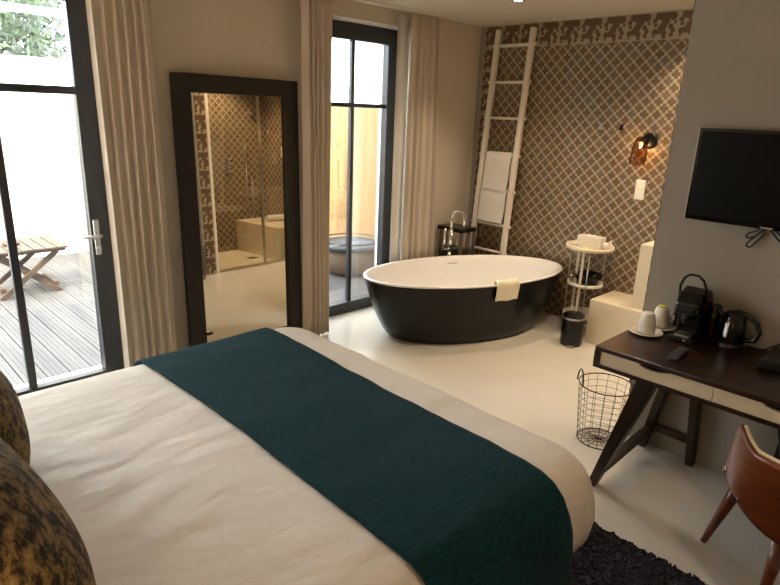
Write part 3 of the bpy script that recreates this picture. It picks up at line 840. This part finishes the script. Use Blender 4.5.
loop([(CX, .755, 1.345), (CX, .785, 1.318), (CX, .815, 1.302), (CX-.006, .822, 1.285), (CX, .800, 1.283), (CX, .765, 1.315)]).build('cable_loop', M_['black'], cb)
loop([(CX+.01, .752, 1.345), (CX+.01, .780, 1.30), (CX+.01, .815, 1.252), (CX+.01, .812, 1.235), (CX+.01, .793, 1.243), (CX+.01, .758, 1.30)]).build('cable_loop', M_['black'], cb)
loop([(CX, .738, 1.345), (CX, .715, 1.318), (CX, .685, 1.288), (CX, .672, 1.285), (CX, .676, 1.304), (CX, .715, 1.335)]).build('cable_loop', M_['black'], cb)

# ------------------------------------------------------------------ desk
DXF, DXB, DY0, DY1, DTOP = 2.645, 3.262, .125, 1.222, .742
dk = thing('desk', 'dark walnut desk with two cream drawers below the television', 'desk', (2.95, .67, 0))
MB().box(DXF, DXB, DY0, DY1, DTOP-.022, DTOP).build('desktop', M_['deskwood'], dk, bevel=.003)
MB().box(DXF, DXB, DY0, DY1, .632, .652).build('bottom_panel', M_['deskwood'], dk, bevel=.002)
for y in (DY0, DY1-.03): MB().box(DXF, DXB, y, y+.03, .652, DTOP-.022).build('side_panel', M_['deskwood'], dk)
MB().box(DXB-.02, DXB, DY0+.03, DY1-.03, .652, DTOP-.022).build('back_panel', M_['deskwood'], dk)
ym = (DY0+DY1)/2
for y0, y1 in ((ym+.0015, DY1-.031), (DY0+.031, ym-.0015)):
    yc = (y0+y1)/2; zt, zb = DTOP-.0225, .6525
    poly = [(y0, zb), (y1, zb), (y1, zt)]
    for k in range(9):
        t = k/8; yy = yc+.075-.15*t; poly.append((yy, zt-.021*math.sin(PI*t)**.6 if 0 < t < 1 else zt))
    poly.append((y0, zt))
    dw = MB().prism(poly, 'x', DXF+.006, DXF+.026).build('drawer_front', M_['drawer'], dk)
    MB().box(DXF+.03, DXB-.05, y0+.01, y1-.01, .655, .705).build('drawer_box', M_['black'], dw)
for s, ye in ((1, DY1), (-1, DY0)):
    def Y(v): return v if s == 1 else DY0+DY1-v
    MB().bar((2.712, Y(.965), .634), (2.655, Y(1.135), 0), .075, .115, (1, 0, 0), .04, .05).build('leg', M_['deskwood'], dk, bevel=.004)
    MB().bar((3.20, Y(1.01), .634), (3.235, Y(1.13), 0), .05, .085, (1, 0, 0), .04, .05).build('leg', M_['deskwood'], dk, bevel=.004)
    MB().bar((3.20, Y(.905), .634), (3.235, Y(.862), 0), .05, .080, (1, 0, 0), .04, .05).build('leg', M_['deskwood'], dk, bevel=.004)
    MB().bar((2.668, Y(1.105), .10), (3.225, Y(1.098), .13), .045, .03).build('stretcher', M_['deskwood'], dk)
    MB().bar((3.225, Y(1.10), .145), (3.225, Y(.87), .145), .03, .04).build('stretcher', M_['deskwood'], dk)

# things on the desk
ZD = DTOP
def cup_set(x, y, label, slabel):
    s = tag(MB().lathe([(.03, 0), (.05, .003), (.082, .012), (.086, .016), (.08, .017), (.05, .009), (0, .008)], (x, y, ZD), 36).build('saucer', M_['ceramic']), slabel, 'saucer', 'white saucers on the desk')
    c = thing('cup', label, 'cup', (x, y, ZD+.017), 'upturned cups on the desk')
    MB().lathe([(.045, .0), (.046, .004), (.042, .05), (.032, .095), (.028, .102), (.024, .104), (0, .101)], (x, y, ZD+.0135), 32).build('cup_body', M_['ceramic'], c)
    a = Vector((.5, -.85, 0)).normalized(); p = Vector((x, y, ZD+.0135))
    MB().tube([p+a*.042+Vector((0, 0, .03)), p+a*.062+Vector((0, 0, .04)), p+a*.064+Vector((0, 0, .06)), p+a*.038+Vector((0, 0, .075))], .005, 8).build('cup_handle', M_['ceramic'], c)
cup_set(3.015, 1.135, 'upturned white cup at the front corner of the desk', 'white saucer at the front corner of the desk')
cup_set(3.165, 1.125, 'upturned white cup against the coffee machine', 'white saucer against the coffee machine')
tg = tag(MB().lathe([(.021, 0), (.021, .006), (0, .006)], (3.165, 1.125, ZD+.118), 14).build('tea_sachet', mat('lime_paper', 'B9C24A', .6, var=.05)), 'lime green sachet on the upturned cup near the coffee machine', 'sachet')
cm = thing('coffee_machine', 'black capsule coffee machine with raised loop handle on the desk', 'coffee machine', (3.13, .965, ZD))
y0, y1 = .908, 1.02
MB().prism([(3.02, ZD), (3.245, ZD), (3.245, ZD+.025), (3.02, ZD+.03)], 'y', y0-.005, y1+.005).build('base', M_['black'], cm, bevel=.006)
MB().prism([(3.09, ZD+.025), (3.245, ZD+.025), (3.245, ZD+.20), (3.20, ZD+.255), (3.13, ZD+.27), (3.06, ZD+.25), (3.02, ZD+.21), (3.015, ZD+.15), (3.09, ZD+.145)], 'y', y0, y1).build('machine_body', M_['blackgloss'], cm, bevel=.014, seg=3)
MB().lathe([(.02, 0), (.022, -.03), (.014, -.05)], (3.045, .965, ZD+.15), 18).build('spout', M_['black'], cm)
MB().tube([(3.09, y1+.006, ZD+.20), (3.075, y1+.006, ZD+.28), (3.065, y1-.012, ZD+.325), (3.06, (y0+y1)/2+.02, ZD+.345), (3.06, (y0+y1)/2-.02, ZD+.345), (3.065, y0+.012, ZD+.325), (3.075, y0-.006, ZD+.28), (3.09, y0-.006, ZD+.20)], .0065, 10).build('loop_handle', M_['blackmetal'], cm)
MB().lathe([(.024, 0), (.029, .01), (.030, .16), (.027, .17)], (3.215, .886, ZD+.01), 24).build('water_tank', glass_mat('smoky_plastic', (.25, .26, .26, 1), .08), cm)
MB().box(3.025, 3.09, .928, 1.0, ZD+.03, ZD+.042).build('drip_tray', M_['steel'], cm)
MB().lathe([(.007, 0), (.007, .004), (0, .004)], (3.02, .945, ZD+.016), 12, mat=Matrix.Rotation(-PI/2, 4, 'Y')).build('button', M_['steel'], cm)
tag(MB().lathe([(.024, 0), (.026, .003), (.026, .16), (.021, .168), (.02, .178), (0, .18)], (3.232, 1.06, ZD), 20).build('storage_jar', M_['black']), 'slim black jar behind the second upturned cup', 'jar')
kt = thing('kettle', 'black electric kettle with steel strip against the grey wall', 'kettle', (3.185, .782, ZD))
kx, ky = 3.185, .782
MB().lathe([(.066, 0), (.068, .004), (.064, .022), (.05, .026)], (kx, ky, ZD), 32).build('power_base', M_['black'], kt)
MB().lathe([(.060, .026), (.062, .04), (.058, .105), (.050, .163), (.044, .172), (.03, .180), (0, .183)], (kx, ky, ZD), 36).build('kettle_body', M_['blackgloss'], kt)
MB().tube([(kx-.02, ky+.042, ZD+.145), (kx-.026, ky+.072, ZD+.175)], .020, 12, False, .010).build('spout', M_['black'], kt)
MB().tube([(kx, ky-.0, ZD+.182), (kx, ky-.05, ZD+.172), (kx, ky-.098, ZD+.14), (kx, ky-.115, ZD+.098), (kx, ky-.102, ZD+.055), (kx, ky-.055, ZD+.042)], .013, 12).build('handle', M_['black'], kt)
a0 = math.radians(165)
MB().grid(lambda u, v: (kx+(.0625-.006*v)*math.cos(a0-.2+.4*u), ky+(.0625-.006*v)*math.sin(a0-.2+.4*u), ZD+.045+.09*v), 6, 6).build('water_gauge', M_['steel'], kt, solid=.002)
tag(MB().tube([(kx+.03, ky-.068, ZD+.008), (3.225, .64, ZD+.012), (3.25, .60, ZD+.04), (3.262, .55, ZD+.075)], .004, 8).build('power_cord', M_['black']), 'thin black cord running from the kettle along the wall', 'cord')
tag(MB().box(2.98, 3.22, .36, .60, ZD, ZD+.045).build('tea_box', M_['black'], None, bevel=.006), 'flat black box on the desk by the kettle cord', 'box')
rm = thing('remote_control', 'slim grey remote control lying on the desk top', 'remote', (2.835, .90, ZD))
MB().bar((2.745, .893, ZD+.009), (2.925, .907, ZD+.009), .046, .018).build('remote_body', mat('dark_grey_plastic', '3A3A3C', .35, var=.1), rm, bevel=.004)
b = MB()
for i in range(6):
    for j in range(3): b.box(2.765+i*.022, 2.775+i*.022, .886+j*.012, .892+j*.012, ZD+.018, ZD+.0195)
b.build('keypad', M_['grey'], rm)
tag(MB().lathe([(.02, 0), (.03, .004), (.038, .03), (.035, .03), (.026, .008), (0, .006)], (2.70, .385, ZD), 24).build('dish', M_['cream_fabric']), 'little pale dish at the front edge of the desk', 'dish')

# ------------------------------------------------------------------ wire basket
wb = thing('wire_basket', 'black wire waste basket standing beside the desk leg', 'basket', (3.095, 1.33, 0))
cx, cy, H = 3.095, 1.33, .355
def R(z): return .122+.030*z/H
b = MB()
def ring(z, r, rad): b.tube([(cx+r*math.cos(2*PI*k/36), cy+r*math.sin(2*PI*k/36), z) for k in range(36)], rad, 6, True)
for k in range(1, 9): ring(.006+k*(H-.006)/9, R(k*H/9), .0011)
for k in range(16):
    a = 2*PI*k/16; b.tube([(cx+R(0)*math.cos(a), cy+R(0)*math.sin(a), .004), (cx+R(H)*math.cos(a), cy+R(H)*math.sin(a), H)], .0013, 6)
b.build('wire_body', M_['blackmetal'], wb)
b = MB(); ring(H, R(H), .0034); b.build('rim', M_['blackmetal'], wb)
b = MB(); ring(.004, R(0), .003); ring(.004, .08, .0016); ring(.004, .04, .0016)
for k in range(8):
    a = PI*k/8; b.tube([(cx+R(0)*math.cos(a), cy+R(0)*math.sin(a), .004), (cx-R(0)*math.cos(a), cy-R(0)*math.sin(a), .004)], .0016, 6)
b.build('base_grid', M_['blackmetal'], wb)
for a in (math.radians(135), math.radians(-45)):
    t = Vector((-math.sin(a), math.cos(a), 0)); c0 = Vector((cx+R(H)*math.cos(a), cy+R(H)*math.sin(a), H))
    MB().tube([c0+t*(.052*math.cos(q))+Vector((0, 0, .085*math.sin(q))) for q in [PI*k/12 for k in range(13)]], .0045, 8).build('handle', M_['blackmetal'], wb)

# ------------------------------------------------------------------ chair
ch = thing('desk_chair', 'bent plywood tub chair with cream padding at the desk', 'chair', (2.52, .266, 0))
face = math.radians(22)
CF = Matrix.Translation((2.52, .266, 0)) @ Matrix.Rotation(face, 4, 'Z')     # local x: forward, local y: the sitter's left
TH = math.radians(80)
def prof_top(s0): return .688+.067*max(0, (abs(s0)-.66)/.34)**1.3
def prof_bot(s0): return .38+.15*s0*s0
def shell_pt(th, z, dr=0):
    k = (z-.24)/.5
    r = .255+.030*k+dr
    return CF @ Vector((-r*math.cos(th)-.01, r*1.03*math.sin(th), z))
def sh(u, v):
    s0 = 2*u-1
    return shell_pt(TH*s0*(1-.16*v*s0*s0), prof_bot(s0)+(prof_top(s0)-prof_bot(s0))*v)
MB().grid(sh, 56, 16).build('shell', M_['chairwood'], ch, solid=.014)
def pad(u, v):
    s0 = (2*u-1)*.975; z0, z1 = max(prof_bot(s0)+.03, .44), prof_top(s0)+.006
    k = max(0, 1-abs(2*v-1)**4)*max(0, 1-abs(2*u-1)**8)
    return shell_pt(TH*s0*(1-.16*v*s0*s0), z0+(z1-z0)*v, -.013-.035*k)
MB().grid(pad, 48, 12).build('back_pad', M_['cream_fabric'], ch, solid=.012)
b = MB().lathe([(.0, .385), (.185, .385), (.212, .40), (.216, .43), (.20, .455), (.14, .468), (0, .47)], (0, 0, 0), 40)
b.v = [tuple(CF @ Vector((v[0]*1.05+.03, v[1], v[2]))) for v in b.v]
b.build('seat_cushion', M_['cream_fabric'], ch)
b = MB().lathe([(.0, .36), (.17, .36), (.18, .385), (0, .385)], (0, 0, 0), 32)
b.v = [tuple(CF @ Vector((v[0]*1.05+.03, v[1], v[2]))) for v in b.v]
b.build('seat_frame', M_['chairwood'], ch)
for (p, q) in (((.16, .17, .375), (.218, .252, 0)), ((.16, -.17, .375), (.218, -.252, 0)), ((-.15, .07, .375), (-.211, .103, .030)), ((-.15, -.07, .375), (-.211, -.103, .030))):
    MB().tube([CF @ Vector(p), CF @ Vector(q)], .030, 12, False, .013).build('leg', M_['chairwood'], ch)
for s in (1, -1):
    for th, z in ((77, .535), (58, .468)):
        p = shell_pt(s*math.radians(th), z, .004); n = (shell_pt(s*math.radians(th), z, .02)-p).normalized()
        MB().tube([p, p+n*.012], .0125, 12).build('bolt', M_['chrome'], ch)
